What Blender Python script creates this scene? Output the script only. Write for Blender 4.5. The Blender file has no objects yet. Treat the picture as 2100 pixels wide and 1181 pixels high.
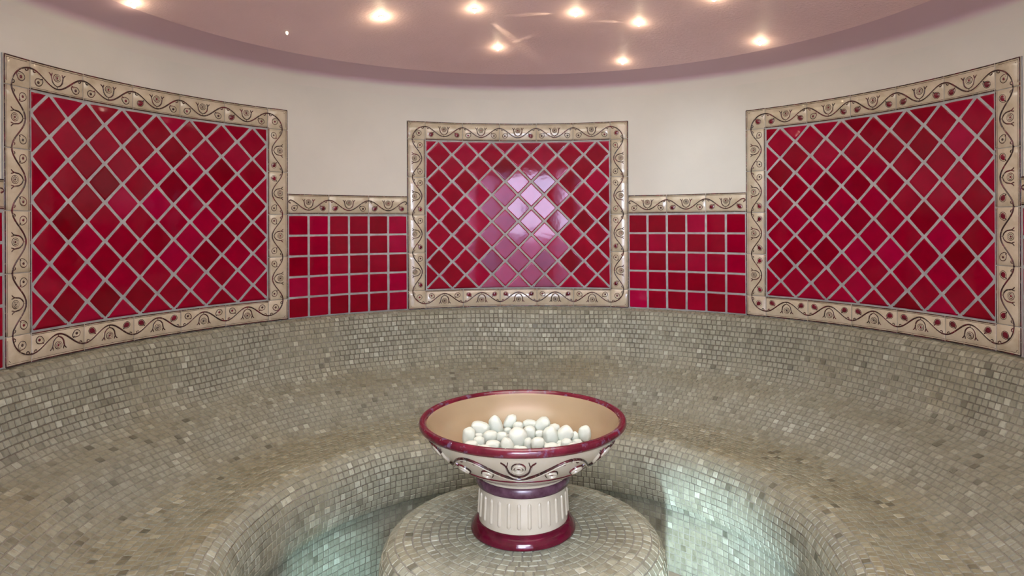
# Round steam bath: mosaic bench, red tile panels in vine borders, ceramic bowl of white pebbles
import bpy, math, random
from math import sin, cos, pi, radians, sqrt, hypot
from mathutils import Matrix, Vector, noise

random.seed(7)
COL = bpy.context.scene.collection
R = 1.7146            # radius of the round wall
EYE = 1.42
PW, PH, GAP = 1.240, 1.028, 0.6316     # panel width / height, dado gap (along the wall)
ZT = EYE + .5665      # panel top
ZB = ZT - PH          # panel bottom = top of the bench back

# ------------------------------------------------------------------ materials
def nmat(name):
    m = bpy.data.materials.new(name); m.use_nodes = True
    nt = m.node_tree; b = nt.nodes['Principled BSDF']
    return m, nt, b

def N(nt, t, **kw):
    n = nt.nodes.new(t)
    for k, v in kw.items():
        if k in n.inputs: n.inputs[k].default_value = v
        else: setattr(n, k, v)
    return n

def noise_tex(nt, scale, detail=4, rough=.55, vec=None):
    n = N(nt, 'ShaderNodeTexNoise'); n.inputs['Scale'].default_value = scale
    n.inputs['Detail'].default_value = detail; n.inputs['Roughness'].default_value = rough
    if vec is None:
        tc = N(nt, 'ShaderNodeTexCoord'); vec = tc.outputs['Object']
    nt.links.new(vec, n.inputs['Vector'])
    return n

def ramp(nt, fac, stops, interp='LINEAR'):
    r = N(nt, 'ShaderNodeValToRGB'); cr = r.color_ramp; cr.interpolation = interp
    while len(cr.elements) > 1: cr.elements.remove(cr.elements[-1])
    cr.elements[0].position = stops[0][0]; cr.elements[0].color = (*stops[0][1], 1)
    for p, c in stops[1:]:
        e = cr.elements.new(p); e.color = (*c, 1)
    nt.links.new(fac, r.inputs['Fac'])
    return r

def mix(nt, fac, a, b, mode='MIX'):
    m = N(nt, 'ShaderNodeMix'); m.data_type = 'RGBA'; m.blend_type = mode
    for sock, v in ((m.inputs[0], fac), (m.inputs[6], a), (m.inputs[7], b)):
        if isinstance(v, (int, float)): sock.default_value = v
        elif isinstance(v, tuple): sock.default_value = (*v, 1)
        else: nt.links.new(v, sock)
    return m.outputs[2]

def bump(nt, b, height, strength, dist=.002):
    n = N(nt, 'ShaderNodeBump'); n.inputs['Strength'].default_value = strength; n.inputs['Distance'].default_value = dist
    nt.links.new(height, n.inputs['Height']); nt.links.new(n.outputs['Normal'], b.inputs['Normal'])

def attr(nt, name):
    a = N(nt, 'ShaderNodeAttribute'); a.attribute_name = name
    return a

def sep_z(nt):
    tc = N(nt, 'ShaderNodeTexCoord'); s = N(nt, 'ShaderNodeSeparateXYZ'); nt.links.new(tc.outputs['Object'], s.inputs[0])
    return s

# marble mosaic: every tile carries its own random value
def mk_mosaic(name, gain=1.0, warm=.9, rough=.45):
    m, nt, b = nmat(name)
    a = attr(nt, 'rnd')
    g = lambda c: (c[0] * gain * .945, c[1] * gain * 1.05, c[2] * gain * .985)
    r = ramp(nt, a.outputs['Fac'], [(0, g((.20, .185, .142))), (.05, g((.27, .25, .194))), (.18, g((.32, .299, .236))), (.42, g((.362, .341, .272))),
                                    (.66, g((.398, .377, .305))), (.86, g((.44, .418, .342))), (.97, g((.52, .495, .41))), (1, g((.58, .555, .47)))])
    n1 = noise_tex(nt, 60, 5, .65)
    r1 = ramp(nt, n1.outputs['Fac'], [(.28, (.62, .60, .56)), (.55, (1, 1, 1)), (.8, (1.1, 1.09, 1.06))])
    c = mix(nt, .8, r.outputs['Color'], r1.outputs['Color'], 'MULTIPLY')
    n2 = noise_tex(nt, 2.2, 3, .6)
    r2 = ramp(nt, n2.outputs['Fac'], [(.36, (1.02, 1.02, 1.03)), (.52, (1, .98, .94)), (.72, (.93, .84, .70))])
    c = mix(nt, .8, c, r2.outputs['Color'], 'MULTIPLY')
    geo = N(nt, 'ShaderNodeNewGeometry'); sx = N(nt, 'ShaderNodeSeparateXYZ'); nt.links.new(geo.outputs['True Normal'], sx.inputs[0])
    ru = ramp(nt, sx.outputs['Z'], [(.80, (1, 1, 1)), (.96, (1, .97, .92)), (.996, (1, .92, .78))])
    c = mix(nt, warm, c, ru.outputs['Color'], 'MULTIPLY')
    n3 = noise_tex(nt, 150, 3, .6)
    r3 = ramp(nt, n3.outputs['Fac'], [(.22, (.25, .22, .17)), (.30, (1, 1, 1))])
    c = mix(nt, .8, c, r3.outputs['Color'], 'MULTIPLY')
    nt.links.new(c, b.inputs['Base Color'])
    b.inputs['Roughness'].default_value = rough
    b.inputs['Specular IOR Level'].default_value = .4
    bump(nt, b, n1.outputs['Fac'], .25, .003)
    return m
def mk_grout(name, c, rough=.9):
    m, nt, b = nmat(name)
    n = noise_tex(nt, 35, 5)
    r = ramp(nt, n.outputs['Fac'], [(.3, tuple(x * .8 for x in c)), (.7, tuple(min(1, x * 1.15) for x in c))])
    nt.links.new(r.outputs['Color'], b.inputs['Base Color']); b.inputs['Roughness'].default_value = rough
    bump(nt, b, n.outputs['Fac'], .3, .001)
    return m
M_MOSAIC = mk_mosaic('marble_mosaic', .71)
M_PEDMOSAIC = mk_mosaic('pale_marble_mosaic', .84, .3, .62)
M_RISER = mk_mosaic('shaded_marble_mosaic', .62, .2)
M_MGROUT = mk_grout('mosaic_grout', (.12, .108, .08))
def patchy_grout(m):
    # the joints are paler in patches and where the bench is level, and stay dark elsewhere
    nt = m.node_tree; b = nt.nodes['Principled BSDF']; src = b.inputs['Base Color'].links[0].from_socket
    geo = N(nt, 'ShaderNodeNewGeometry'); sx = N(nt, 'ShaderNodeSeparateXYZ'); nt.links.new(geo.outputs['True Normal'], sx.inputs[0])
    r = ramp(nt, sx.outputs['Z'], [(.55, (0, 0, 0)), (.97, (1, 1, 1))])
    n = noise_tex(nt, 4.5, 3, .55); r2 = ramp(nt, n.outputs['Fac'], [(.44, (0, 0, 0)), (.60, (.9, .9, .9))])
    f = mix(nt, 1., r.outputs['Color'], r2.outputs['Color'], 'LIGHTEN')
    nt.links.new(mix(nt, f, src, (.235, .225, .178)), b.inputs['Base Color'])
patchy_grout(M_MGROUT)
M_GROUT = mk_grout('tile_grout', (.335, .35, .34), .8)

def mk_red():
    m, nt, b = nmat('red_glaze')
    a = attr(nt, 'rnd')
    r = ramp(nt, a.outputs['Fac'], [(0, (.155, .0, .005)), (.35, (.215, .0, .010)), (.7, (.265, .0, .018)), (1, (.31, .0005, .034))])
    n = noise_tex(nt, 14, 3)
    r1 = ramp(nt, n.outputs['Fac'], [(.3, (.86, .86, .86)), (.7, (1.08, 1.08, 1.1))])
    nt.links.new(mix(nt, 1.0, r.outputs['Color'], r1.outputs['Color'], 'MULTIPLY'), b.inputs['Base Color'])
    b.inputs['Roughness'].default_value = .06
    b.inputs['IOR'].default_value = 1.355; b.inputs['Specular Tint'].default_value = (.86, .76, 1, 1)
    n2 = noise_tex(nt, 22, 2)
    bump(nt, b, n2.outputs['Fac'], .06, .004)
    return m
M_RED = mk_red()

def mk_cream():
    m, nt, b = nmat('cream_glaze')
    n = noise_tex(nt, 18, 4)
    r = ramp(nt, n.outputs['Fac'], [(.3, (.40, .345, .235)), (.55, (.49, .43, .31)), (.75, (.54, .485, .365))])
    nt.links.new(r.outputs['Color'], b.inputs['Base Color'])
    b.inputs['Roughness'].default_value = .16; b.inputs['IOR'].default_value = 1.55
    n2 = noise_tex(nt, 90, 3)
    bump(nt, b, n2.outputs['Fac'], .10, .003)
    return m
M_CREAM = mk_cream()

def mk_dark():
    m, nt, b = nmat('dark_vine_glaze')
    n = noise_tex(nt, 30, 3)
    r = ramp(nt, n.outputs['Fac'], [(.35, (.020, .010, .009)), (.52, (.045, .012, .012)), (.66, (.11, .008, .018))])
    n1 = noise_tex(nt, 110, 2)
    r1 = ramp(nt, n1.outputs['Fac'], [(.60, (0, 0, 0)), (.70, (1, 1, 1))])
    nt.links.new(mix(nt, r1.outputs['Color'], r.outputs['Color'], (.20, .155, .11)), b.inputs['Base Color'])
    b.inputs['Roughness'].default_value = .22
    return m
M_DARK = mk_dark()
def mk_gloss(name, c1, c2, rough=.12, sc=20, ior=1.55):
    m, nt, b = nmat(name)
    n = noise_tex(nt, sc, 4)
    r = ramp(nt, n.outputs['Fac'], [(.35, c1), (.68, c2)])
    nt.links.new(r.outputs['Color'], b.inputs['Base Color'])
    b.inputs['Roughness'].default_value = rough; b.inputs['IOR'].default_value = ior
    n2 = noise_tex(nt, 60, 2)
    bump(nt, b, n2.outputs['Fac'], .05, .003)
    return m
M_BURG = mk_gloss('burgundy_glaze', (.055, .001, .008), (.105, .002, .018), .10)
M_RIM = mk_gloss('burgundy_rim_glaze', (.065, .002, .009), (.125, .008, .022), .10)
def mottle(m):
    nt = m.node_tree; b = nt.nodes['Principled BSDF']; src = b.inputs['Base Color'].links[0].from_socket
    n = noise_tex(nt, 34, 4, .6); r = ramp(nt, n.outputs['Fac'], [(.56, (0, 0, 0)), (.66, (.8, .8, .8))])
    c = mix(nt, r.outputs['Color'], src, (.12, .085, .15))
    n2 = noise_tex(nt, 75, 2, .5); r2 = ramp(nt, n2.outputs['Fac'], [(.70, (0, 0, 0)), (.76, (.8, .8, .8))])
    nt.links.new(mix(nt, r2.outputs['Color'], c, (.50, .47, .50)), b.inputs['Base Color'])
mottle(M_RIM)
M_BUD = mk_gloss('burgundy_bud', (.07, .002, .008), (.17, .004, .02), .2)
M_PURPLE = mk_gloss('purple_glaze', (.05, .018, .032), (.095, .045, .07), .25, 40)
M_BOWL = mk_gloss('bowl_cream', (.40, .355, .27), (.455, .41, .32), .13, 10)
M_TAN = mk_gloss('bowl_inside_tan', (.275, .21, .125), (.305, .235, .14), .22, 5)

def mk_pebble():
    m, nt, b = nmat('white_pebble')
    oi = N(nt, 'ShaderNodeObjectInfo')
    n = noise_tex(nt, 40, 5)
    r = ramp(nt, n.outputs['Fac'], [(.3, (.50, .555, .495)), (.65, (.62, .66, .595))])
    r0 = ramp(nt, oi.outputs['Random'], [(0, (.92, .95, .92)), (1, (1, 1, .98))])
    nt.links.new(mix(nt, 1., r.outputs['Color'], r0.outputs['Color'], 'MULTIPLY'), b.inputs['Base Color'])
    b.inputs['Roughness'].default_value = .75
    b.inputs['Subsurface Weight'].default_value = .15; b.inputs['Subsurface Radius'].default_value = (.01, .01, .01)
    bump(nt, b, n.outputs['Fac'], .25, .003)
    return m
M_PEB = mk_pebble()

def mk_wall():
    m, nt, b = nmat('cream_plaster')
    n = noise_tex(nt, 3.0, 6, .6)
    r = ramp(nt, n.outputs['Fac'], [(.3, (.54, .54, .468)), (.7, (.59, .585, .507))])
    nt.links.new(r.outputs['Color'], b.inputs['Base Color']); b.inputs['Roughness'].default_value = .6
    n2 = noise_tex(nt, 40, 6, .65)
    bump(nt, b, n2.outputs['Fac'], .12, .004)
    return m
M_WALL = mk_wall()
def mk_pink(name, c1, c2, bs):
    m, nt, b = nmat(name)
    n = noise_tex(nt, 2.0, 5, .6)
    r = ramp(nt, n.outputs['Fac'], [(.3, c1), (.7, c2)])
    nt.links.new(r.outputs['Color'], b.inputs['Base Color'])
    b.inputs['Roughness'].default_value = .55
    tc = N(nt, 'ShaderNodeTexCoord'); mp = N(nt, 'ShaderNodeMapping'); mp.inputs['Rotation'].default_value = (0, 0, .5); mp.inputs['Scale'].default_value = (1, 2.2, 1)
    nt.links.new(tc.outputs['Object'], mp.inputs[0])
    n2 = noise_tex(nt, 75, 5, .6, mp.outputs[0])
    bump(nt, b, n2.outputs['Fac'], bs, .006)
    return m
M_PINK = mk_pink('pink_stucco', (.70, .505, .50), (.77, .565, .56), .5)
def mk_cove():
    m, nt, b = nmat('cove_paint_with_shading')
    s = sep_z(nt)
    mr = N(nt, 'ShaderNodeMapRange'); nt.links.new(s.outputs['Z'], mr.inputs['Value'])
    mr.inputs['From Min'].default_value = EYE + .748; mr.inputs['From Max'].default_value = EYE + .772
    nt.links.new(mix(nt, mr.outputs['Result'], (.575, .557, .485), (.62, .44, .50)), b.inputs['Base Color'])  # pink paint with the soffit's mauve shade put into the colour by height
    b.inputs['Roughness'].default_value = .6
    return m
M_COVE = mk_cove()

def mk_emit(name, c, s):
    m, nt, b = nmat(name)
    b.inputs['Base Color'].default_value = (*c, 1); b.inputs['Emission Color'].default_value = (*c, 1); b.inputs['Emission Strength'].default_value = s
    return m
M_STAR = mk_emit('star_crystal_glow', (1, .86, .58), 40)
M_STAR_DIM = mk_emit('star_crystal_dim', (1, .93, .75), 1.6)
M_METAL, _nt, _b = nmat('brass_bezel')
_b.inputs['Base Color'].default_value = (.55, .42, .25, 1); _b.inputs['Metallic'].default_value = 1; _b.inputs['Roughness'].default_value = .3
_n = noise_tex(_nt, 200, 2); bump(_nt, _b, _n.outputs['Fac'], .05, .001)
def mk_floor():
    m, nt, b = nmat('beige_floor_tile')
    tc = N(nt, 'ShaderNodeTexCoord'); mp = N(nt, 'ShaderNodeMapping'); mp.inputs['Rotation'].default_value = (0, 0, .6)
    nt.links.new(tc.outputs['Object'], mp.inputs[0])
    br = N(nt, 'ShaderNodeTexBrick'); nt.links.new(mp.outputs[0], br.inputs['Vector'])
    br.offset = 0; br.inputs['Color1'].default_value = (.30, .25, .18, 1); br.inputs['Color2'].default_value = (.36, .31, .235, 1); br.inputs['Mortar'].default_value = (.16, .14, .11, 1)
    br.inputs['Scale'].default_value = 1; br.inputs['Brick Width'].default_value = .1; br.inputs['Row Height'].default_value = .1; br.inputs['Mortar Size'].default_value = .003
    n = noise_tex(nt, 25, 4)
    r = ramp(nt, n.outputs['Fac'], [(.3, (.8, .8, .8)), (.7, (1.1, 1.1, 1.1))])
    nt.links.new(mix(nt, 1., br.outputs['Color'], r.outputs['Color'], 'MULTIPLY'), b.inputs['Base Color'])
    b.inputs['Roughness'].default_value = .45
    return m
M_FLOOR = mk_floor()
M_LILAC = mk_pink('pale_lilac_plaster', (.70, .70, .84), (.76, .76, .90), .1)

# ------------------------------------------------------------------ mesh builder
class MB:
    def __init__(s): s.v = []; s.f = []; s.m = []; s.sm = []; s.r = []
    def face(s, idx, m=0, smooth=True, r=.5):
        s.f.append(tuple(idx)); s.m.append(m); s.sm.append(smooth); s.r.append(r)
    def add(s, p): s.v.append(tuple(p)); return len(s.v) - 1
    def build(s, name, mats, parent=None, loc=None):
        me = bpy.data.meshes.new(name); me.from_pydata(s.v, [], s.f)
        for m in (mats if isinstance(mats, (list, tuple)) else [mats]): me.materials.append(m)
        me.polygons.foreach_set('material_index', s.m); me.polygons.foreach_set('use_smooth', s.sm)
        a = me.attributes.new('rnd', 'FLOAT', 'FACE'); a.data.foreach_set('value', s.r)
        me.update()
        o = bpy.data.objects.new(name, me); COL.objects.link(o)
        if parent is not None: o.parent = parent
        if loc is not None: o.location = loc
        return o

def tag(o, label=None, cat=None, group=None, kind=None):
    if label: o['label'] = label
    if cat: o['category'] = cat
    if group: o['group'] = group
    if kind: o['kind'] = kind
    return o
def empty(name, loc=(0, 0, 0)):
    o = bpy.data.objects.new(name, None); COL.objects.link(o); o.location = loc; o.empty_display_size = .1
    return o

def wallmap(s0=0., z0=0.):
    """(s along the wall, z up, n off the wall) -> point on the inside of the round wall"""
    def f(s, z, n):
        t = (s0 + s) / R; r = R - n
        return (r * sin(t), r * cos(t), z0 + z)
    return f

# ------------------------------------------------------------------ revolve with smooth profile
def revolve(mb, prof, t0, t1, seg, center=(0, 0), m=0, closed=False, flip=False, smooth=True):
    n = len(prof); rows = []
    ns = seg if closed else seg + 1
    for j in range(ns):
        t = t0 + (t1 - t0) * j / seg
        rows.append([mb.add((center[0] + r * sin(t), center[1] + r * cos(t), z)) for r, z in prof])
    for j in range(seg):
        a = rows[j]; b = rows[(j + 1) % ns]
        for k in range(n - 1):
            q = (a[k], a[k + 1], b[k + 1], b[k])
            mb.face(q[::-1] if flip else q, m, smooth)
    return rows

def catmull(pts, sub):
    out = []
    for i in range(len(pts) - 1):
        p0 = pts[max(i - 1, 0)]; p1 = pts[i]; p2 = pts[i + 1]; p3 = pts[min(i + 2, len(pts) - 1)]
        for k in range(sub):
            t = k / sub
            out.append(tuple(.5 * (2 * b + (c - a) * t + (2 * a - 5 * b + 4 * c - d) * t * t + (3 * b - a - 3 * c + d) * t ** 3) for a, b, c, d in zip(p0, p1, p2, p3)))
    out.append(tuple(pts[-1]))
    return out

# ------------------------------------------------------------------ mosaic of real small tiles on a surface of revolution
def arc_table(prof):
    L = [0.]
    for a, b in zip(prof, prof[1:]): L.append(L[-1] + hypot(b[0] - a[0], b[1] - a[1]))
    return L
def prof_at(prof, L, u):
    u = min(max(u, 0), L[-1] - 1e-9)
    lo, hi = 0, len(L) - 1
    while hi - lo > 1:
        mid = (lo + hi) // 2
        if L[mid] <= u: lo = mid
        else: hi = mid
    t = (u - L[lo]) / max(L[hi] - L[lo], 1e-9)
    a, b = prof[lo], prof[hi]
    p = (a[0] + (b[0] - a[0]) * t, a[1] + (b[1] - a[1]) * t)
    d = (b[0] - a[0], b[1] - a[1]); l = hypot(*d) or 1
    return p, (d[1] / l, -d[0] / l)

def mosaic(mb, prof, t0, t1, center=(0, 0), pitch=.025, gap=.0026, wav=.30, h=.0024, seed=1, u0=0., u1=None, full=False, patch=0.):
    rnd = random.Random(seed)
    L = arc_table(prof); tot = L[-1]
    u1 = tot if u1 is None else u1
    rows = max(1, round((u1 - u0) / pitch)); pv = (u1 - u0) / rows
    def P(t, u, n):
        (r, z), nn = prof_at(prof, L, u)
        r += nn[0] * n; z += nn[1] * n
        return (center[0] + r * sin(t), center[1] + r * cos(t), z)
    def W(t, u):
        fade = min(1, (u - u0) / (3 * pv), (u1 - u) / (3 * pv)); fade = max(fade, 0)
        return wav * pv * fade * (noise.noise((t * 3.1, u * 2.2, seed)) * 1.6 + .5 * sin(t * 5 + u * 3))
    # grout bed
    nu = max(2, rows * 2); nt = max(48, int((t1 - t0) / radians(1.5)))
    gp = [prof_at(prof, L, u0 + (u1 - u0) * k / nu)[0] for k in range(nu + 1)]
    revolve(mb, gp, t0, t1, nt, center, 1, False)
    for k in range(rows):
        ua = u0 + k * pv; ub = ua + pv
        (rm, zm), _ = prof_at(prof, L, (ua + ub) / 2)
        n = max(5, round((t1 - t0) * rm / pitch)); dt = (t1 - t0) / n
        off = rnd.random() * dt if full else 0
        edges = [t0 + off + j * dt + (rnd.uniform(-.07, .07) * dt if 0 < j < n else 0) for j in range(n + 1)]
        if full: edges[-1] = edges[0] + (t1 - t0)
        gt = gap / max(rm, .02) / 2
        for j in range(n):
            ta, tb = edges[j] + gt, edges[j + 1] - gt
            if tb - ta < dt * .3: continue
            c = [(ta, ua), (tb, ua), (tb, ub), (ta, ub)]
            jit = [(rnd.uniform(-.035, .035) * dt, rnd.uniform(-.035, .035) * pv) for _ in c]
            hh = h * rnd.uniform(.75, 1.25); tl = [hh + rnd.uniform(-.0007, .0007) for _ in c]
            sg = [(1, 1), (-1, 1), (-1, -1), (1, -1)]
            bo = []; to = []
            for q, (t, u) in enumerate(c):
                w = W(t, u)
                u_ = u + w + sg[q][1] * gap / 2
                bo.append(mb.add(P(t + jit[q][0], u_ + jit[q][1], -.0004)))
            it = .0016 / max(rm, .02)
            for q, (t, u) in enumerate(c):
                w = W(t, u)
                u_ = u + w + sg[q][1] * (gap / 2 + .0016)
                to.append(mb.add(P(t + jit[q][0] + sg[q][0] * it, u_ + jit[q][1], tl[q])))
            v = rnd.gauss(.5, .2)
            if rnd.random() < .009: v = rnd.uniform(0, .12)
            if rnd.random() < .05: v = rnd.uniform(.85, 1)
            if patch: v += patch * noise.noise((ta * 2.5, ua * 4, seed + 9.3))
            v = min(max(v, 0), 1)
            mb.face((to[0], to[3], to[2], to[1]), 0, False, v)
            for q in range(4):
                p = (q + 1) % 4
                mb.face((bo[q], to[q], to[p], bo[p]), 0, False, v)

# ------------------------------------------------------------------ vine ornament drawn with relief strokes
WK = [1.]
def stroke(mb, pts, w, h, M, n0, m=0, taper=True, closed=False):
    w = w * WK[0]
    rows = []; n = len(pts)
    for i, (x, y) in enumerate(pts):
        a = pts[(i - 1) % n] if closed else pts[max(i - 1, 0)]; b = pts[(i + 1) % n] if closed else pts[min(i + 1, n - 1)]
        dx, dy = b[0] - a[0], b[1] - a[1]; l = hypot(dx, dy) or 1; nx, ny = -dy / l, dx / l
        k = 1.
        if taper and not closed:
            e = min(i, n - 1 - i) / max(1, (n - 1) * .18); k = min(1, .45 + .55 * e)
        ww = w * k; hh = h * (.6 + .4 * k)
        rows.append([mb.add(M(x + nx * o * ww, y + ny * o * ww, n0 + g * hh)) for o, g in ((1, -.3), (.72, .62), (0, 1), (-.72, .62), (-1, -.3))])
    for i in range(n if closed else n - 1):
        a, b = rows[i], rows[(i + 1) % n]
        for k in range(4): mb.face((a[k], a[k + 1], b[k + 1], b[k]), m, True)
    if not closed:
        mb.face(rows[0][::-1], m, False); mb.face(rows[-1], m, False)

def ringpts(cx, cy, rx, ry=None, n=16, rot=0, drop=0):
    ry = ry or rx; out = []
    for i in range(n):
        a = 2 * pi * i / n
        x, y = rx * cos(a), ry * sin(a) * (1 + drop * max(0, sin(a)) ** 3)
        out.append((cx + x * cos(rot) - y * sin(rot), cy + x * sin(rot) + y * cos(rot)))
    return out
def disk(mb, pts, h, M, n0, m=0):
    cx = sum(p[0] for p in pts) / len(pts); cy = sum(p[1] for p in pts) / len(pts)
    c = mb.add(M(cx, cy, n0 + h)); rows = []
    for k, hh in ((.6, h * .8), (1, -.0003)):
        rows.append([mb.add(M(cx + (x - cx) * k, cy + (y - cy) * k, n0 + hh)) for x, y in pts])
    n = len(pts)
    for i in range(n):
        j = (i + 1) % n
        mb.face((c, rows[0][i], rows[0][j]), m, True); mb.face((rows[0][i], rows[1][i], rows[1][j], rows[0][j]), m, True)

def bud(D, C, cx, cy, rot, M, n0, rnd, red, s=1.):
    drop = .45
    if rnd.random() < red:
        disk(D, ringpts(cx, cy, .0088 * s, .0088 * s, 14, rot, drop), .0026, M, n0, 1)
        stroke(D, ringpts(cx, cy, .0100 * s, .0100 * s, 16, rot, drop), .0012, .0016, M, n0, 0, closed=True)
    else:
        stroke(D, ringpts(cx, cy, .0104 * s, .0104 * s, 16, rot, drop), .0015, .0018, M, n0, 0, closed=True)
        stroke(C, ringpts(cx, cy, .0078 * s, .0078 * s, 16, rot, drop), .0017, .0030, M, n0, 0, closed=True)
        disk(D, ringpts(cx, cy, .0046 * s, .0046 * s, 10, rot), .002, M, n0, rnd.choice((0, 0, 1)))

def hook(D, x, y, dx, M, n0):
    """small curling tendril hanging under the vine; dx = direction of the curl"""
    p = [(x, y), (x + .0012 * dx, y - .0055), (x + .0045 * dx, y - .0098), (x + .0092 * dx, y - .0088), (x + .0100 * dx, y - .0052)]
    stroke(D, catmull(p, 4), .0021, .0022, M, n0)

def vine_y(x): return -.004 + .026 * cos(pi * (x + .1) / .1)
def vine_tile(D, C, M, n0, rnd, red=.35, sx=1.04, curl_left=False, curl_right=False):
    """one border tile 0.2 x 0.1: outward is +y"""
    f = lambda x, y, n: M(x * sx, y, n)
    a, b = -.1, .1
    if curl_left: a = -.082
    if curl_right: b = .082
    xs = [a + (b - a) * i / 36 for i in range(37)]
    pts = [(x, vine_y(x)) for x in xs]
    if curl_left:
        c0 = pts[0]; pts = catmull([(c0[0] - .006, c0[1] - .014), (c0[0] - .013, c0[1] - .010), (c0[0] - .012, c0[1] - .002), (c0[0] - .004, c0[1] + .002)], 4)[:-1] + pts
    if curl_right:
        c0 = pts[-1]; pts = pts + catmull([(c0[0] + .004, c0[1] + .002), (c0[0] + .012, c0[1] - .002), (c0[0] + .013, c0[1] - .010), (c0[0] + .006, c0[1] - .014)], 4)[1:]
    stroke(D, pts, .0033, .0030, f, n0, 0, taper=False)
    stroke(C, [(x, y - .0040) for x, y in pts], .0019, .0026, f, n0, 0)
    # rose in its cup
    stroke(D, ringpts(0, .010, .0132, .0132, 22), .0013, .0016, f, n0, 0, closed=True)
    stroke(C, ringpts(0, .010, .0108, .0108, 22), .0017, .0032, f, n0, 0, closed=True)
    stroke(D, ringpts(0, .010, .0082, .0082, 18), .0013, .0018, f, n0, 0, closed=True)
    stroke(C, ringpts(0, .010, .0062, .0062, 16), .0013, .0030, f, n0, 0, closed=True)
    disk(D, ringpts(0, .010, .0044, .0050, 12), .0022, f, n0, 1 if rnd.random() < .5 else 0)
    stroke(D, [(0, -.029), (0, -.024), (0, -.0195)], .0012, .0018, f, n0)
    for s in (-1, 1):
        arm = catmull([(0, -.0205), (.010 * s, -.0165), (.0185 * s, -.006), (.0210 * s, .006), (.0225 * s, .015)], 5)
        stroke(D, arm, .0026, .0024, f, n0)
        stroke(C, [(x + .003 * s, y - .0015) for x, y in arm], .0014, .0024, f, n0)
        stroke(D, catmull([(.0222 * s, .012), (.0255 * s, .019), (.0315 * s, .0245)], 4), .0022, .002, f, n0)
        stroke(D, catmull([(.0222 * s, .012), (.0200 * s, .019), (.0185 * s, .0255)], 4), .0021, .0018, f, n0)
        # bud on a short stem, and hooks near the joint
        vx = .052 * s
        stroke(D, catmull([(vx, vine_y(vx)), (.057 * s, -.007), (.0625 * s, -.013)], 4), .0021, .0022, f, n0)
        bud(D, C, .0705 * s, -.0205, radians(60 * s), f, n0, rnd, red, 1.25)
        stroke(D, catmull([(.047 * s, vine_y(.047)), (.041 * s, -.0165)], 3), .0010, .0014, f, n0)
        if not ((s < 0 and curl_left) or (s > 0 and curl_right)):
            hook(D, .091 * s, vine_y(.091) - .0005, -s, f, n0)
        stroke(D, [(.035 * s, vine_y(.035)), (.034 * s, vine_y(.035) - .004)], .0009, .0013, f, n0)

def corner_ornament(D, C, M, n0, rnd, red=.35):
    """0.1 x 0.1 corner tile with outward = up and left"""
    pts = []
    for i in range(21):
        a = radians(90 + 90 * i / 20); pts.append((.05 + .072 * cos(a), -.05 + .072 * sin(a)))
    stroke(D, pts, .0033, .0030, M, n0, 0, taper=False)
    stroke(C, [(.05 + (x - .05) * 1.05, -.05 + (y + .05) * 1.05) for x, y in pts], .0018, .0026, M, n0)
    stroke(D, catmull([(-.001, .001), (.004, -.004), (.008, -.008)], 4), .0012, .0018, M, n0)
    bud(D, C, .0145, -.0145, radians(45), M, n0, rnd, red, 1.35)
    stroke(D, [(-.034, .030), (-.029, .035)], .0022, .002, M, n0, 0)
    for x, y, d in ((.040, .021, 0), (-.021, -.040, 1)):
        p = [(0, 0), (.0012, -.0055), (-.003, -.0098), (-.0085, -.0088), (-.0095, -.0052)]
        q = [(x + px, y + py) for px, py in p] if d == 0 else [(x - py, y - px) for px, py in p]
        stroke(D, catmull(q, 4), .0021, .0022, M, n0)

# ------------------------------------------------------------------ tiles on the wall
def clip(poly, x0, x1, y0, y1):
    def half(p, inside, cut):
        out = []
        for i in range(len(p)):
            a, b = p[i], p[(i + 1) % len(p)]
            ia, ib = inside(a), inside(b)
            if ia: out.append(a)
            if ia != ib: out.append(cut(a, b))
        return out
    def cx(v): return lambda a, b: (v, a[1] + (b[1] - a[1]) * (v - a[0]) / (b[0] - a[0]))
    def cy(v): return lambda a, b: (a[0] + (b[0] - a[0]) * (v - a[1]) / (b[1] - a[1]), v)
    for ins, cut in ((lambda p: p[0] >= x0, cx(x0)), (lambda p: p[0] <= x1, cx(x1)), (lambda p: p[1] >= y0, cy(y0)), (lambda p: p[1] <= y1, cy(y1))):
        if not poly: return []
        poly = half(poly, ins, cut)
    out = []
    for p in poly:
        if not out or hypot(p[0] - out[-1][0], p[1] - out[-1][1]) > 1e-4: out.append(p)
    if len(out) > 1 and hypot(out[0][0] - out[-1][0], out[0][1] - out[-1][1]) < 1e-4: out.pop()
    return out
def inset(poly, d):
    """convex CCW polygon offset inward"""
    n = len(poly); lines = []
    for i in range(n):
        a, b = poly[i], poly[(i + 1) % n]
        dx, dy = b[0] - a[0], b[1] - a[1]; l = hypot(dx, dy); nx, ny = -dy / l, dx / l
        lines.append((a[0] + nx * d, a[1] + ny * d, dx / l, dy / l))
    out = []
    for i in range(n):
        x1, y1, a1, b1 = lines[i - 1]; x2, y2, a2, b2 = lines[i]
        det = a1 * b2 - b1 * a2
        if abs(det) < 1e-6: out.append((x2, y2)); continue
        t = ((x2 - x1) * b2 - (y2 - y1) * a2) / det
        out.append((x1 + a1 * t, y1 + b1 * t))
    return out
def area(p): return sum(p[i][0] * p[(i + 1) % len(p)][1] - p[(i + 1) % len(p)][0] * p[i][1] for i in range(len(p))) / 2

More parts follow.
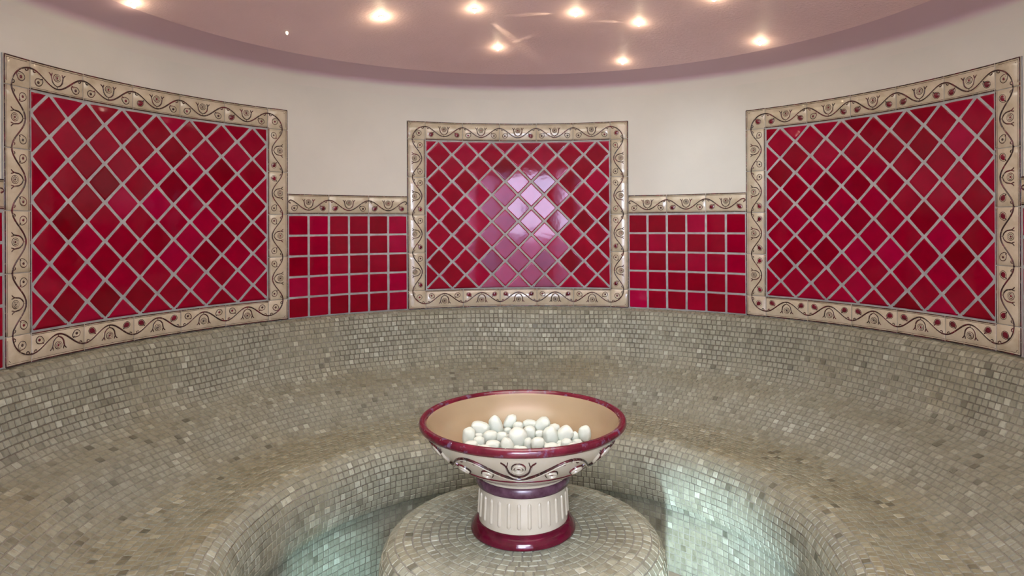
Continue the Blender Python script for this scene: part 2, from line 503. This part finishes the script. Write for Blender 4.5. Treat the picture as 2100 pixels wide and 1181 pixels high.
def flat_tile(mb, poly, s0, z0, rnd, top=.0082, tilt=.0021):
    """a flat glazed tile (polygon in wall coordinates) lying on the tangent plane at its own middle"""
    if len(poly) < 3 or area(poly) < 1.2e-4: return
    cx = sum(p[0] for p in poly) / len(poly); cy = sum(p[1] for p in poly) / len(poly)
    t = (s0 + cx) / R
    Tn = (cos(t), -sin(t)); Nn = (-sin(t), -cos(t))
    base = (R * sin(t), R * cos(t))
    ax, ay = rnd.gauss(0, tilt), rnd.gauss(0, tilt)
    def P(x, y, n):
        dx, dy = x - cx, y - cy; n += dx * ax + dy * ay
        return (base[0] + Tn[0] * dx + Nn[0] * n, base[1] + Tn[1] * dx + Nn[1] * n, z0 + y)
    rings = []; v = min(1, max(0, rnd.gauss(.5, .22)))
    for d, h in ((0, .002), (.0003, top - .0030), (.0014, top - .0012), (.0035, top - .0003), (.0065, top)):
        p = inset(poly, d) if d else poly
        if d and (len(p) < 3 or area(p) < 2e-5): break
        rings.append([mb.add(P(x, y, h)) for x, y in p])
    for a, b in zip(rings, rings[1:]):
        for i in range(len(a)):
            j = (i + 1) % len(a); mb.face((a[i], a[j], b[j], b[i]), 0, True, v)
    mb.face(rings[-1], 0, False, v)

def slab(mb, s0, s1, z0, z1, n0, n1, M, m=0, seg=8, bev=.0014, r=.5):
    """box that follows the wall, with bevelled front edges (M maps s, z, n)"""
    def ring(ds, n): return [[mb.add(M(s0 + ds + (s1 - s0 - 2 * ds) * i / seg, z, n)) for i in range(seg + 1)] for z in (z0 + ds, z1 - ds)]
    rings = [ring(0, n0), ring(0, n1 - bev), ring(bev, n1)]
    for A, B in zip(rings, rings[1:]):
        for i in range(seg):
            mb.face((A[0][i], A[0][i + 1], B[0][i + 1], B[0][i]), m, False, r)
            mb.face((A[1][i + 1], A[1][i], B[1][i], B[1][i + 1]), m, False, r)
        mb.face((A[1][0], A[0][0], B[0][0], B[1][0]), m, False, r); mb.face((A[0][-1], A[1][-1], B[1][-1], B[0][-1]), m, False, r)
    B = rings[-1]
    for i in range(seg): mb.face((B[0][i], B[0][i + 1], B[1][i + 1], B[1][i]), m, True, r)

TOP = .0095
def edge_lines(D, C, half, M, y_out=.0470, y_in=-.0470):
    xs = [-half + .002 + (2 * half - .004) * i / 10 for i in range(11)]
    stroke(D, [(x, y_out) for x in xs], .0024, .0016, M, TOP, 0, taper=False)
    stroke(C, [(x, y_out - .0042) for x in xs], .0018, .0022, M, TOP, 0, taper=False)
    stroke(D, [(x, y_out - .0072) for x in xs], .0008, .0009, M, TOP, 0, taper=False)
    stroke(D, [(x, y_in) for x in xs], .0021, .0014, M, TOP, 0, taper=False)
    stroke(C, [(x, y_in + .0034) for x in xs], .0014, .0018, M, TOP, 0, taper=False)
    stroke(D, [(x, y_in + .0058) for x in xs], .0007, .0008, M, TOP, 0, taper=False)

def panel(s0, label, seed, red):
    rnd = random.Random(seed)
    root = empty('tile_panel', wallmap()(s0, ZB, 0)); 
    tag(root, label, 'tile panel', 'framed red tile panels on the round wall')
    inv = Vector(root.location)
    zc = (ZT + ZB) / 2
    def G(ds, dz):   # panel-local (s,z) -> root-local point
        w = wallmap(s0, zc)
        return lambda s, z, n: tuple(Vector(w(s + ds, z + dz, n)) - inv)
    bh = .1; iw = PW - 2 * bh; ih = PH - 2 * bh
    # grout bed + diamonds
    mb = MB()
    w = G(0, 0)
    slab(mb, -PW / 2, PW / 2, -PH / 2, PH / 2, -.002, .0066, w, 1, 28, .001)
    p = iw / 7; side = p / sqrt(2) - .0074; hd = side / sqrt(2)
    tm = MB()
    for i in range(-1, 16):
        for j in range(-1, 14):
            if (i + j) % 2: continue
            cx = -iw / 2 + p * .5 * i; cy = ih / 2 - .004 - p * .5 * j
            # lattice crossings lie where i+j is odd; tile centres where it is even (offset so that crossings meet the top edge)
            poly = [(cx - hd, cy), (cx, cy - hd), (cx + hd, cy), (cx, cy + hd)]
            q = clip(poly, -iw / 2 + .0046, iw / 2 - .0046, -ih / 2 + .006, ih / 2 - .006)
            if len(q) >= 3: flat_tile(tm, q, s0, zc, rnd)
    off = len(mb.v)
    mb.v += [tuple(Vector(v) - inv) for v in tm.v]
    for f, sm, r in zip(tm.f, tm.sm, tm.r): mb.face([k + off for k in f], 0, sm, r)
    mb.build('diamond_tiles', [M_RED, M_GROUT], root)
    # four border strips and four corner tiles
    def strip(n, length, to):
        B = MB(); D = MB(); tl = length / n
        for k in range(n):
            u = -length / 2 + tl * (k + .5)
            M = lambda x, y, nn, u=u: to(u + x, y, nn)
            slab(B, -tl / 2 + .0012, tl / 2 - .0012, -.05 + .0005, .05 - .0005, .004, TOP, M, 0, 6)
            vine_tile(D, B, M, TOP, rnd, red, tl / .2)
            edge_lines(D, B, tl / 2, M)
        o = B.build('border_strip', M_CREAM, root)
        D.build('vine_relief', [M_DARK, M_BUD], o)
    top = G(0, PH / 2 - .05); bot = G(0, -PH / 2 + .05); lef = G(-PW / 2 + .05, 0); rig = G(PW / 2 - .05, 0)
    strip(5, iw, lambda x, y, n: top(x, y, n))
    strip(5, iw, lambda x, y, n: bot(-x, -y, n))
    strip(4, ih, lambda x, y, n: lef(-y, x, n))
    strip(4, ih, lambda x, y, n: rig(y, -x, n))
    for a, b, rot in ((-1, 1, 0), (1, 1, 1), (1, -1, 2), (-1, -1, 3)):
        g = G(a * (PW / 2 - .05), b * (PH / 2 - .05))
        ca, sa = [(1, 0), (0, -1), (-1, 0), (0, 1)][rot]
        M = lambda x, y, n, g=g, ca=ca, sa=sa: g(x * ca - y * sa, x * sa + y * ca, n)
        B = MB(); D = MB()
        slab(B, -.0495, .0488, -.0488, .0495, .004, TOP, M, 0, 4)
        corner_ornament(D, B, M, TOP, rnd, red)
        for flipd in (0, 1):
            xs = [-.047 + .095 * i / 6 for i in range(7)]
            g2 = (lambda x, y: (x, y)) if not flipd else (lambda x, y: (-y, -x))
            stroke(D, [g2(x, .0470) for x in xs], .0024, .0016, M, TOP, 0, taper=False)
            stroke(B, [g2(x + .003, .0428) for x in xs[:-1]], .0018, .0022, M, TOP, 0, taper=False)
            stroke(D, [g2(x + .006, .0398) for x in xs[:-1]], .0008, .0009, M, TOP, 0, taper=False)
        stroke(D, [(.046, -.047), (.0485, -.047)], .0018, .0014, M, TOP, 0, taper=False)
        o = B.build('corner_tile', M_CREAM, root)
        D.build('vine_relief', [M_DARK, M_BUD], o)
    return root

def dado(s0, label, seed, red, n=3):
    rnd = random.Random(seed)
    w_ = n * .2105
    zt = ZB + .1005 + .1025 * 5 + .004; zc = (zt + ZB) / 2
    root = empty('dado_panel', wallmap()(s0, ZB, 0)); tag(root, label, 'tiled dado', 'dado panels between the framed panels')
    inv = Vector(root.location)
    W = wallmap(s0, 0)
    G = lambda s, z, nn: tuple(Vector(W(s, z, nn)) - inv)
    mb = MB()
    slab(mb, -w_ / 2, w_ / 2, ZB, zt, -.002, .0066, G, 1, 20, .001)
    tm = MB(); tp = w_ / (2 * n)
    for i in range(2 * n):
        for j in range(5):
            a = -w_ / 2 + tp * i; b = ZB + .1025 * j
            flat_tile(tm, [(a + .0036, b + .0036), (a + tp - .0036, b + .0036), (a + tp - .0036, b + .1025 - .0036), (a + .0036, b + .1025 - .0036)], s0, 0, rnd)
    off = len(mb.v); mb.v += [tuple(Vector(v) - inv) for v in tm.v]
    for f, sm, r in zip(tm.f, tm.sm, tm.r): mb.face([k + off for k in f], 0, sm, r)
    mb.build('square_tiles', [M_RED, M_GROUT], root)
    B = MB(); D = MB(); tl = w_ / n
    for k in range(n):
        u = -w_ / 2 + tl * (k + .5)
        M = lambda x, y, nn, u=u: G(u + x, zt - .05 + y, nn)
        slab(B, -tl / 2 + .0012, tl / 2 - .0012, -.0490, .0495, .004, TOP, M, 0, 6)
        vine_tile(D, B, M, TOP, rnd, red, tl / .2, curl_left=(k == 0), curl_right=(k == n - 1))
        edge_lines(D, B, tl / 2, M, .0470, -.0462)
    o = B.build('border_strip', M_CREAM, root)
    D.build('vine_relief', [M_DARK, M_BUD], o)

panel(0, 'red diamond-tiled panel in a vine border behind the bowl, mirroring the pale doorway', 11, .35)
panel(-(PW + GAP), 'red diamond-tiled panel in a grey-brown vine border at the left side of the curved wall', 12, .15)
panel(PW + GAP, 'red diamond-tiled panel in a burgundy vine border at the right side of the curved wall', 13, .75)
for s, lab, sd, rd, n in ((-(PW + GAP) / 2, 'low red square-tiled dado between the left framed panel and the middle framed panel', 21, .5, 3),
                   ((PW + GAP) / 2, 'low red square-tiled dado between the middle framed panel and the right framed panel', 22, .4, 3),
                   (-(PW + GAP) * 1.5, 'low red square-tiled dado on the far left, beyond the left framed panel', 23, .4, 3),
                   ((PW + GAP) * 1.5, 'low red square-tiled dado at the right edge of the photo, beyond the right framed panel', 24, .4, 3)):
    dado(s, lab, sd, rd, n)

# ------------------------------------------------------------------ bench
PROF = [(R - .001, ZB - .005), (1.690, ZB - .0055), (1.668, ZB - .012), (1.648, ZB - .034), (1.634, ZB - .07), (1.622, ZB - .12), (1.606, .780), (1.580, .722), (1.540, .683), (1.490, .659), (1.435, .640),
        (1.385, .612), (1.335, .574), (1.285, .541), (1.235, .520), (1.17, .509), (1.10, .507), (1.03, .512), (.965, .520), (.915, .512), (.878, .486), (.858, .445), (.852, .400), (.852, .350), (.858, .305), (.864, .290)]
FULL = catmull(PROF, 6)
bench = empty('steam_bench', (0, .9, 0))
tag(bench, 'curved grey-beige marble mosaic bench with sloping back running round the wall', 'bench')
TA = radians(134)
LL = arc_table(FULL)
def u_of(i): return LL[i * 6]
def shift(mb, d):
    mb.v = [(x - d[0], y - d[1], z - d[2]) for x, y, z in mb.v]
    return mb
def capped(prof, t):
    return [(r * sin(t), r * cos(t), z) for r, z in prof]
for nm, i0, i1, sd in (('backrest', 0, 14, 3), ('seat', 14, 25, 4)):
    mb = MB()
    mosaic(mb, FULL, -TA, TA, pitch=.0252, seed=sd, u0=u_of(i0), u1=u_of(i1), patch=.14)
    if nm == 'seat':
        # ends of the bench beside the entrance
        for t, fl in ((-TA, 1), (TA, 0)):
            pts = [(r * sin(t), r * cos(t), z) for r, z in FULL] + [(.89 * sin(t), .89 * cos(t), .285), (.89 * sin(t), .89 * cos(t), 0.001), (R * sin(t), R * cos(t), .001)]
            idx = [mb.add(p) for p in pts]
            mb.face(idx if fl else idx[::-1], 1, False)
    shift(mb, (0, .9, 0)).build(nm, [M_MOSAIC, M_MGROUT], bench)
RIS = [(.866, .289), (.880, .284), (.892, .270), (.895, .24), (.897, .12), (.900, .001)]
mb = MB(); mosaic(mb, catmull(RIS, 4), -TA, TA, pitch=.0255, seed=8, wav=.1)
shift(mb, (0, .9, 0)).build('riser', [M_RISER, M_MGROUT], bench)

# ------------------------------------------------------------------ pedestal
PC = (-.016, .030); PZ = .487
PP = [(.434, .001), (.434, .15), (.434, .30), (.433, .37), (.429, .415), (.418, .450), (.398, .474), (.370, .485), (.335, PZ - .001), (.29, PZ), (.20, PZ), (.10, PZ), (.02, PZ)]
mb = MB()
mosaic(mb, catmull(PP, 6), 0, 2 * pi, PC, pitch=.0262, seed=15, wav=.12, full=True)
c = mb.add((PC[0], PC[1], PZ)); ring = [mb.add((PC[0] + .021 * sin(2 * pi * i / 24), PC[1] + .021 * cos(2 * pi * i / 24), PZ)) for i in range(24)]
for i in range(24): mb.face((c, ring[(i + 1) % 24], ring[i]), 1, False)
o = shift(mb, (PC[0], PC[1], 0)).build('mosaic_pedestal', [M_PEDMOSAIC, M_MGROUT], None, (PC[0], PC[1], 0))
tag(o, 'round grey-beige mosaic pedestal with rounded top edge under the ceramic bowl', 'pedestal')

# ------------------------------------------------------------------ bowl
BC = (-.016, .030, PZ + .0036)
bowl = empty('ceramic_bowl', BC)
tag(bowl, 'wide cream and burgundy ceramic footed bowl holding white pebbles on the mosaic pedestal', 'bowl')
def lathe(name, prof, mat, seg=96, sub=5, flip=True):
    mb = MB(); revolve(mb, catmull(prof, sub), 0, 2 * pi, seg, (0, 0), 0, True, flip)
    return mb.build(name, mat, bowl)
Z = lambda z: z - PZ
# foot ring
lathe('foot', [(.125, .0005), (.150, .0005), (.158, .003), (.1605, .009), (.158, .018), (.152, .027), (.145, .034), (.1375, .0385), (.132, .0385)], M_BURG)
# fluted stem
STEM = [(.1365, .036), (.1362, .06), (.1345, .09), (.1332, .12), (.1336, .143)]
sp = catmull(STEM, 5)
mb = MB(); revolve(mb, sp, 0, 2 * pi, 112, (0, 0), 0, True, True)
SL = arc_table(sp)
nfl = 28
for k in range(nfl):
    t = 2 * pi * (k + .5) / nfl
    rows = []
    for i in range(15):
        a = i / 14; u = .016 + a * .076
        e = min(a, 1 - a) / .07; e = sqrt(max(0, 1 - (1 - min(e, 1)) ** 2))
        (r, z), _ = prof_at(sp, SL, u)
        w = .0056 * max(e, .05)
        rows.append([mb.add(((r + g * .0046 * max(e, .02) - .0004) * sin(t + o * w / r), (r + g * .0046 * max(e, .02) - .0004) * cos(t + o * w / r), z)) for o, g in ((-1, 0), (-.85, .55), (-.45, .92), (0, 1), (.45, .92), (.85, .55), (1, 0))])
    for a, b in zip(rows, rows[1:]):
        for q in range(6): mb.face((a[q + 1], a[q], b[q], b[q + 1]), 0, True)
mb.build('fluted_stem', M_BOWL, bowl)
lathe('collar', [(.130, .1425), (.138, .1425), (.1425, .148), (.1450, .157), (.1440, .166), (.1400, .1715), (.132, .172)], M_PURPLE)
# body outside and inside
BODY = [(.130, .1715), (.1385, .172), (.1405, .1765), (.1440, .181), (.160, .188), (.182, .201), (.205, .218), (.236, .243), (.264, .270), (.286, .298), (.299, .321)]
lathe('bowl_body', BODY, M_BOWL)
INS = [(.299, .342), (.291, .333), (.279, .310), (.262, .285), (.236, .264), (.205, .248), (.16, .239), (.08, .2355), (.0008, .235)]
lathe('bowl_inside', INS, M_TAN)
lathe('rim', [(.292, .3345), (.297, .3415), (.304, .3445), (.311, .3425), (.3155, .336), (.3150, .327), (.309, .3195), (.300, .3175), (.296, .319)], M_RIM)
lathe('line_band', [(.2025, .2150), (.2065, .2160), (.2090, .2196), (.2075, .2225)], M_BURG)
# frieze: the same vine wrapped round the body
bp_ = catmull(BODY, 5); BL = arc_table(bp_)
uA = next(l for l, p in zip(BL, bp_) if p[1] > .222); uB = next(l for l, p in zip(BL, bp_) if p[1] > .318)
def bowl_map(k, lift=1.):
    def f(x, y, n):
        u = uA + (uB - uA) * (y + .0475) / .087
        (r, z), nn = prof_at(bp_, BL, u)
        (r2, z2), n2 = prof_at(bp_, BL, u + .006); nx, nz = nn[0] + n2[0], nn[1] + n2[1]; l = hypot(nx, nz)
        r += nx / l * n * 2.6 * lift; z += nz / l * n * 2.6 * lift
        t = pi - (x / .2) * (2 * pi / 6) + k * 2 * pi / 6 + radians(3.7)
        return (r * sin(t), r * cos(t), z)
    return f
D = MB(); C = MB(); rnd = random.Random(5)
X = MB()   # strokes not wanted in a pass are thrown away
WK[0] = .46
for k in range(6): vine_tile(D, X, bowl_map(k, .75), .0003, rnd, 0.0, 1.0)
WK[0] = .95
for k in range(6): vine_tile(X, C, bowl_map(k, 1.), .0003, rnd, 0.0, 1.0)
WK[0] = 1.
fr = C.build('frieze_relief', M_BOWL, bowl)
D.build('vine_lines', [M_DARK, M_BUD], fr)

# ------------------------------------------------------------------ pebbles
def pebble_mesh(seed):
    import bmesh
    bm = bmesh.new(); bmesh.ops.create_icosphere(bm, subdivisions=4, radius=1)
    for v in bm.verts:
        d = v.co.normalized()
        k = 1 + .09 * noise.noise(d * .9 + Vector((seed * 7.1, 0, 3))) + .07 * noise.noise(d * 2.1 + Vector((0, seed * 3.3, 1)))
        e = Vector([math.copysign(abs(c) ** .80, c) for c in d])
        v.co = e * k
    me = bpy.data.meshes.new('pebble'); bm.to_mesh(me); bm.free()
    me.polygons.foreach_set('use_smooth', [True] * len(me.polygons)); me.materials.append(M_PEB)
    return me
PM = [pebble_mesh(i) for i in range(7)]
# x, y, z, half sizes (across, deep, high), lean, label
PEB = [
 (-.182, .049, .765, .0196, .0199, .0248, 0, 'upright white pebble at the left end of the heap'),
 (-.151, .119, .768, .0286, .0217, .0197, -12, 'wide oval white pebble at the back left, on top of the leftmost stones'),
 (-.101, .130, .772, .0198, .0221, .0293, 18, 'tall leaning white pebble at the back, between the wide oval and the slanted one'),
 (-.055, .154, .775, .0164, .0183, .0242, -32, 'topmost slanted white pebble at the back of the heap, leaning to the right'),
 (-.030, .134, .764, .0168, .0151, .0168, 0, 'rounded white pebble tucked against the right of the topmost slanted one'),
 (.010, .139, .772, .0210, .0157, .0138, -5, 'flat-topped blocky white pebble at the back middle of the heap'),
 (.049, .133, .772, .0204, .0202, .0246, -45, 'plump tilted white pebble at the back, right of the flat-topped one'),
 (.087, .116, .766, .0172, .0131, .0119, 0, 'small low white pebble at the back right, between two plump ones'),
 (.116, .049, .768, .0219, .0210, .0248, -50, 'big round white pebble on the right with a dark gap beneath it'),
 (.177, .051, .768, .0190, .0184, .0219, 0, 'upright oval white pebble at the right end of the heap'),
 (.147, .050, .756, .0121, .0127, .0161, 10, 'narrow white pebble half behind the upright one at the right end'),
 (-.118, .058, .760, .0220, .0177, .0173, 0, 'broad mottled white pebble in front of the tall leaning one'),
 (-.080, .062, .758, .0174, .0143, .0145, 0, 'low dusty white pebble left of the large lumpy central one'),
 (-.033, .013, .772, .0271, .0237, .0255, 0, 'largest lumpy greyish white pebble at the centre of the heap'),
 (.006, .079, .764, .0187, .0171, .0193, 0, 'smooth white pebble behind the right shoulder of the large central one'),
 (.038, .078, .760, .0134, .0110, .0111, 0, 'small round white pebble in the middle, left of the egg-shaped one'),
 (.069, .037, .765, .0229, .0227, .0275, 10, 'egg-shaped pale grey pebble right of centre, its wide end down'),
 (-.064, -.035, .765, .0166, .0164, .0199, 35, 'slanting white pebble at the front, left below the large central one'),
 (.026, -.032, .767, .0193, .0164, .0171, 0, 'bright rounded white pebble at the front, right of the dark gap'),
 (-.035, -.039, .755, .0105, .0084, .0083, 0, 'small angular white pebble at the front rim under the central one'),
 (.115, -.006, .757, .0162, .0131, .0129, 0, 'domed white pebble at the front right, below the big round one'),
 (-.150, .020, .757, .0170, .0143, .0148, 0, 'speckled white pebble just right of the upright leftmost one'),
 (-.107, -.022, .760, .0211, .0158, .0139, 0, 'flat wide white pebble at the front left along the rim'),
 (-.001, -.001, .757, .0124, .0126, .0157, 0, 'narrow white pebble wedged right of the large central one'),
 (.067, -.040, .757, .0209, .0149, .0121, 0, 'long flat white pebble at the front rim, under the egg-shaped one'),
 (-.174, .000, .755, .0191, .0137, .0112, 0, 'low flat white pebble at the front of the left end, against the rim'),
 (.150, .014, .752, .0147, .0112, .0102, 0, 'low white pebble at the front of the right end, against the rim'),
 (-.063, .124, .758, .0113, .0091, .0090, 0, 'tiny white pebble under the topmost slanted one'),
 (-.018, -.044, .752, .0132, .0104, .0099, 0, 'small white pebble by the dark gap at the front rim'),
 (-.132, -.038, .754, .0187, .0139, .0121, 0, 'flattish white pebble at the front left, second from the left end along the rim'),
]
HID = 'white pebble low in the heap, mostly covered by other pebbles or the rim'
rr = random.Random(3)
FILL = []
for i in range(1500):
    if len(FILL) >= 40: break
    x, y = rr.uniform(-.19, .19), rr.uniform(-.17, .17); rad = hypot(x + .014, y - .03)
    if rad > .175: continue
    z = BC[2] + .2385 + (.006 if rad > .15 else 0) + (.0125 if y > -.03 else .018)
    if any(hypot(x - p[0], y - p[1]) < .026 for p in FILL): continue
    if any(hypot(x - p[0], y - p[1]) < .014 for p in PEB) and y > -.06: continue
    FILL.append((x, y, z, rr.uniform(.015, .019), rr.uniform(.014, .017), rr.uniform(.011, .0135), rr.uniform(-10, 10), HID))
for i, (x, y, z, a, b_, c_, rot, lab) in enumerate(PEB + FILL):
    o = bpy.data.objects.new('pebble', PM[i % len(PM)]); COL.objects.link(o)
    o.location = (x, y, z); o.scale = (a * 1.07, b_ * 1.07, c_ * 1.07)
    o.rotation_euler = (0, -radians(rot), 0)
    tag(o, lab, 'pebble', 'white pebbles heaped in the bowl')

# ------------------------------------------------------------------ room shell
TD = math.asin(.48 / R)      # half angle of the entrance
def structure(o): o['kind'] = 'structure'; return o
mb = MB()
revolve(mb, [(R, 0.), (R, ZB), (R, EYE + .70)], -pi + TD, pi - TD, 128, flip=True)
# above the entrance
revolve(mb, [(R, 1.985), (R, EYE + .70)], pi - TD, pi + TD, 16, flip=True)
structure(mb.build('wall_back', M_WALL))
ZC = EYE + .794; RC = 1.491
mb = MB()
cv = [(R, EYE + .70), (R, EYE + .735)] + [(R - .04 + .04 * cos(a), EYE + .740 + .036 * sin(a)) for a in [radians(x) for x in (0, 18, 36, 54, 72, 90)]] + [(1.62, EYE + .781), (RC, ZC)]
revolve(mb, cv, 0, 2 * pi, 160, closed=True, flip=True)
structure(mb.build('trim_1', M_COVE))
mb = MB()
hD = .22; RS = (RC * RC + hD * hD) / (2 * hD)
dome = [(RS * sin(a), ZC + hD - RS + RS * cos(a)) for a in [math.asin(RC / RS) * k / 24 for k in range(24, -1, -1)]]
dome[-1] = (.0005, dome[-1][1])
revolve(mb, dome, 0, 2 * pi, 160, closed=True, flip=True)
structure(mb.build('ceiling', M_PINK))
mb = MB()
n = 96; c = mb.add((0, 0, 0)); ring = [mb.add((1.9 * sin(2 * pi * i / n), 1.9 * cos(2 * pi * i / n), 0)) for i in range(n)]
for i in range(n): mb.face((c, ring[(i + 1) % n], ring[i]), 0, False)
structure(mb.build('floor', M_FLOOR))
# entrance passage and the bright lobby beyond it, behind the camera
y0 = -sqrt(R * R - .48 * .48)
def quads(name, qs, mat):
    mb = MB()
    for q in qs: mb.face([mb.add(p) for p in q], 0, False)
    return structure(mb.build(name, mat))
quads('wall_entrance', [((-.48, y0, 0), (-.48, y0, 1.985), (-.48, -2.25, 1.985), (-.48, -2.25, 0)), ((.48, y0, 0), (.48, -2.25, 0), (.48, -2.25, 1.985), (.48, y0, 1.985)),
                        ((-.48, y0, 1.985), (.48, y0, 1.985), (.48, -2.25, 1.985), (-.48, -2.25, 1.985)), ((-.48, y0, 1.985), (-.2, -R, 1.985), (.2, -R, 1.985), (.48, y0, 1.985))], M_LILAC)
quads('wall_lobby', [((-2, -2.25, 0), (-.48, -2.25, 0), (-.48, -2.25, 2.6), (-2, -2.25, 2.6)), ((.48, -2.25, 0), (2, -2.25, 0), (2, -2.25, 2.6), (.48, -2.25, 2.6)),
                     ((-.48, -2.25, 1.985), (.48, -2.25, 1.985), (.48, -2.25, 2.6), (-.48, -2.25, 2.6)),
                     ((-2, -5, 0), (-2, -2.25, 0), (-2, -2.25, 2.6), (-2, -5, 2.6)), ((2, -2.25, 0), (2, -5, 0), (2, -5, 2.6), (2, -2.25, 2.6)),
                     ((2, -5, 0), (-2, -5, 0), (-2, -5, 2.6), (2, -5, 2.6)), ((-2, -5, 2.6), (2, -5, 2.6), (2, -2.25, 2.6), (-2, -2.25, 2.6))], M_LILAC)
quads('lobby_glow_pane', [((.25, -4.98, 1.25), (-1.05, -4.98, 1.25), (-1.05, -4.98, 2.35), (.25, -4.98, 2.35))], mk_emit('glow_pane_emission', (.86, .90, 1), 20))  # glowing pane added out of view to brighten the mirroring tiles
quads('floor_lobby', [((-2, -5, -.002), (2, -5, -.002), (2, -1.5, -.002), (-2, -1.5, -.002))], M_FLOOR)

# ------------------------------------------------------------------ star lights in the dome
STARS = [((-1.404, .422, 2.222), 1, 'star light with a long downward gleam at the far left edge of the dome'),
         ((-1.009, .878, 2.258), 0, 'tiny dim star light with no glow on the left of the dome'),
         ((-.603, .877, 2.323), 2.2, 'brightest star light with the widest glow, on the left half of the dome'),
         ((-.199, .869, 2.356), 1.3, 'star light throwing a long streak across the middle of the dome'),
         ((.245, .894, 2.350), 1.2, 'star light with a soft glow right of the streaking one, near the top'),
         ((.532, .934, 2.321), 1, 'small flattened star light between the soft-glow one and the rim pair'),
         ((-.103, 1.224, 2.286), .8, 'small star light at the lower end of the long streak'),
         ((.524, 1.301, 2.240), .7, 'small star light lowest in the dome, close to the mauve rim'),
         ((1.078, .923, 2.235), 1, 'star light doubled by its own gleam near the right part of the rim'),
         ((.780, .640, 2.334), 1.2, 'star light at the top edge of the picture above a wide glittering patch')]
def star(pos, power, label):
    dirn = (Vector((0, 0, ZC + hD - RS)) - Vector(pos)).normalized()
    o = empty('star_light', pos); o.rotation_mode = 'QUATERNION'; o.rotation_quaternion = Vector((0, 0, 1)).rotation_difference(dirn)
    tag(o, label, 'star light', 'star lights in the dome')
    k = .7 if power == 0 else .8 + .25 * power
    mb = MB(); revolve(mb, [(.0058 * k, -.003), (.0088 * k, -.001), (.0090 * k, .0015), (.0076 * k, .003), (.0058 * k, .0022), (.0056 * k, -.002)], 0, 2 * pi, 20, closed=True)
    mb.build('bezel', M_METAL, o)
    mb = MB(); revolve(mb, [(.0056 * k, -.002), (.0056 * k, .0015), (.0088 * k, .0050), (.0080 * k, .011), (.0040 * k, .017), (.0002, .0185)], 0, 2 * pi, 8, closed=True, smooth=False)
    mb.build('crystal', M_STAR if power else M_STAR_DIM, o)
    if power:
        L = bpy.data.lights.new('star_glow', 'POINT'); L.energy = .17 * power; L.color = (1, .80, .50); L.shadow_soft_size = .006
        lo = bpy.data.objects.new('star_glow', L); COL.objects.link(lo); lo.parent = o; lo.location = (0, 0, .036)
for s in STARS: star(*s)

# ------------------------------------------------------------------ lights
def area_light(name, loc, target, sx, sy, energy, color):
    L = bpy.data.lights.new(name, 'AREA'); L.shape = 'RECTANGLE'; L.size = sx; L.size_y = sy; L.energy = energy; L.color = color
    o = bpy.data.objects.new(name, L); COL.objects.link(o); o.location = loc
    o.rotation_euler = (Vector(target) - Vector(loc)).to_track_quat('-Z', 'Y').to_euler()
    return o
area_light('dome_fill', (0, .30, 2.395), (0, .30, 0), 1.3, 1.3, 22.5, (1, .995, .86))  # unseen soft fill added under the dome to light the room
area_light('uplight_fill', (0, -.62, 2.04), (0, -.80, 3), 1.2, .45, 40, (.97, .98, .96))  # unseen fill, added to brighten the ceiling from below
area_light('lobby_lamp', (0, -3.6, 2.55), (0, -3.6, 0), 2.5, 2.0, 440, (.86, .93, 1))
def spot(name, loc, target, energy, color, deg, rad=.07):
    L = bpy.data.lights.new(name, 'SPOT'); L.energy = energy; L.color = color; L.spot_size = radians(deg); L.spot_blend = .9; L.shadow_soft_size = rad
    o = bpy.data.objects.new(name, L); COL.objects.link(o); o.location = loc
    o.rotation_euler = (Vector(target) - Vector(loc)).to_track_quat('-Z', 'Y').to_euler()
spot('lobby_spot', (-.30, -3.1, .80), (.72, .55, .16), 2100, (.60, .82, 1), 11, .04)
spot('lobby_side_spot', (.02, -3.1, .60), (-.78, .46, .06), 900, (.50, .88, 1), 9, .10)
spot('lobby_wall_spot', (-.62, -3.3, .9), (1.0, 1.38, 1.72), 260, (.72, .86, 1), 9, .12)
for a, b, e in (((-.199, .869, 2.332), (-.055, 1.105, 2.312), 9), ((.245, .894, 2.326), (.10, .915, 2.347), 4), ((-.103, 1.224, 2.266), (-.02, 1.17, 2.294), 2), ((.532, .934, 2.299), (.40, .95, 2.33), 2)):
    spot('star_streak', a, b, e, (1, .84, .55), 11, .003)

wd = bpy.data.worlds.new('World'); bpy.context.scene.world = wd; wd.use_nodes = True
wd.node_tree.nodes['Background'].inputs[0].default_value = (.8, .85, 1, 1); wd.node_tree.nodes['Background'].inputs[1].default_value = .3

# ------------------------------------------------------------------ camera
f_px = 1341.79; yaw = .0325; roll = -.0048
right = Vector((cos(yaw), -sin(yaw), 0)); fwd = Vector((sin(yaw), cos(yaw), 0)); up = Vector((0, 0, 1))
r2 = right * cos(roll) + up * sin(roll); u2 = up * cos(roll) - right * sin(roll)
cam = bpy.data.cameras.new('camera'); co = bpy.data.objects.new('camera', cam); COL.objects.link(co)
mw = Matrix((( r2.x, u2.x, -fwd.x, -.0597), (r2.y, u2.y, -fwd.y, -(3.6935 - R)), (r2.z, u2.z, -fwd.z, EYE), (0, 0, 0, 1)))
co.matrix_world = mw
cam.sensor_width = 36; cam.lens = f_px / 2100 * 36
cam.shift_x = -(1084.65 - 1050) / 2100; cam.shift_y = (459.65 - 590.5) / 2100
cam.clip_start = .02
sc = bpy.context.scene; sc.camera = co
sc.view_settings.view_transform = 'Standard'; sc.view_settings.look = 'None'; sc.view_settings.exposure = 0
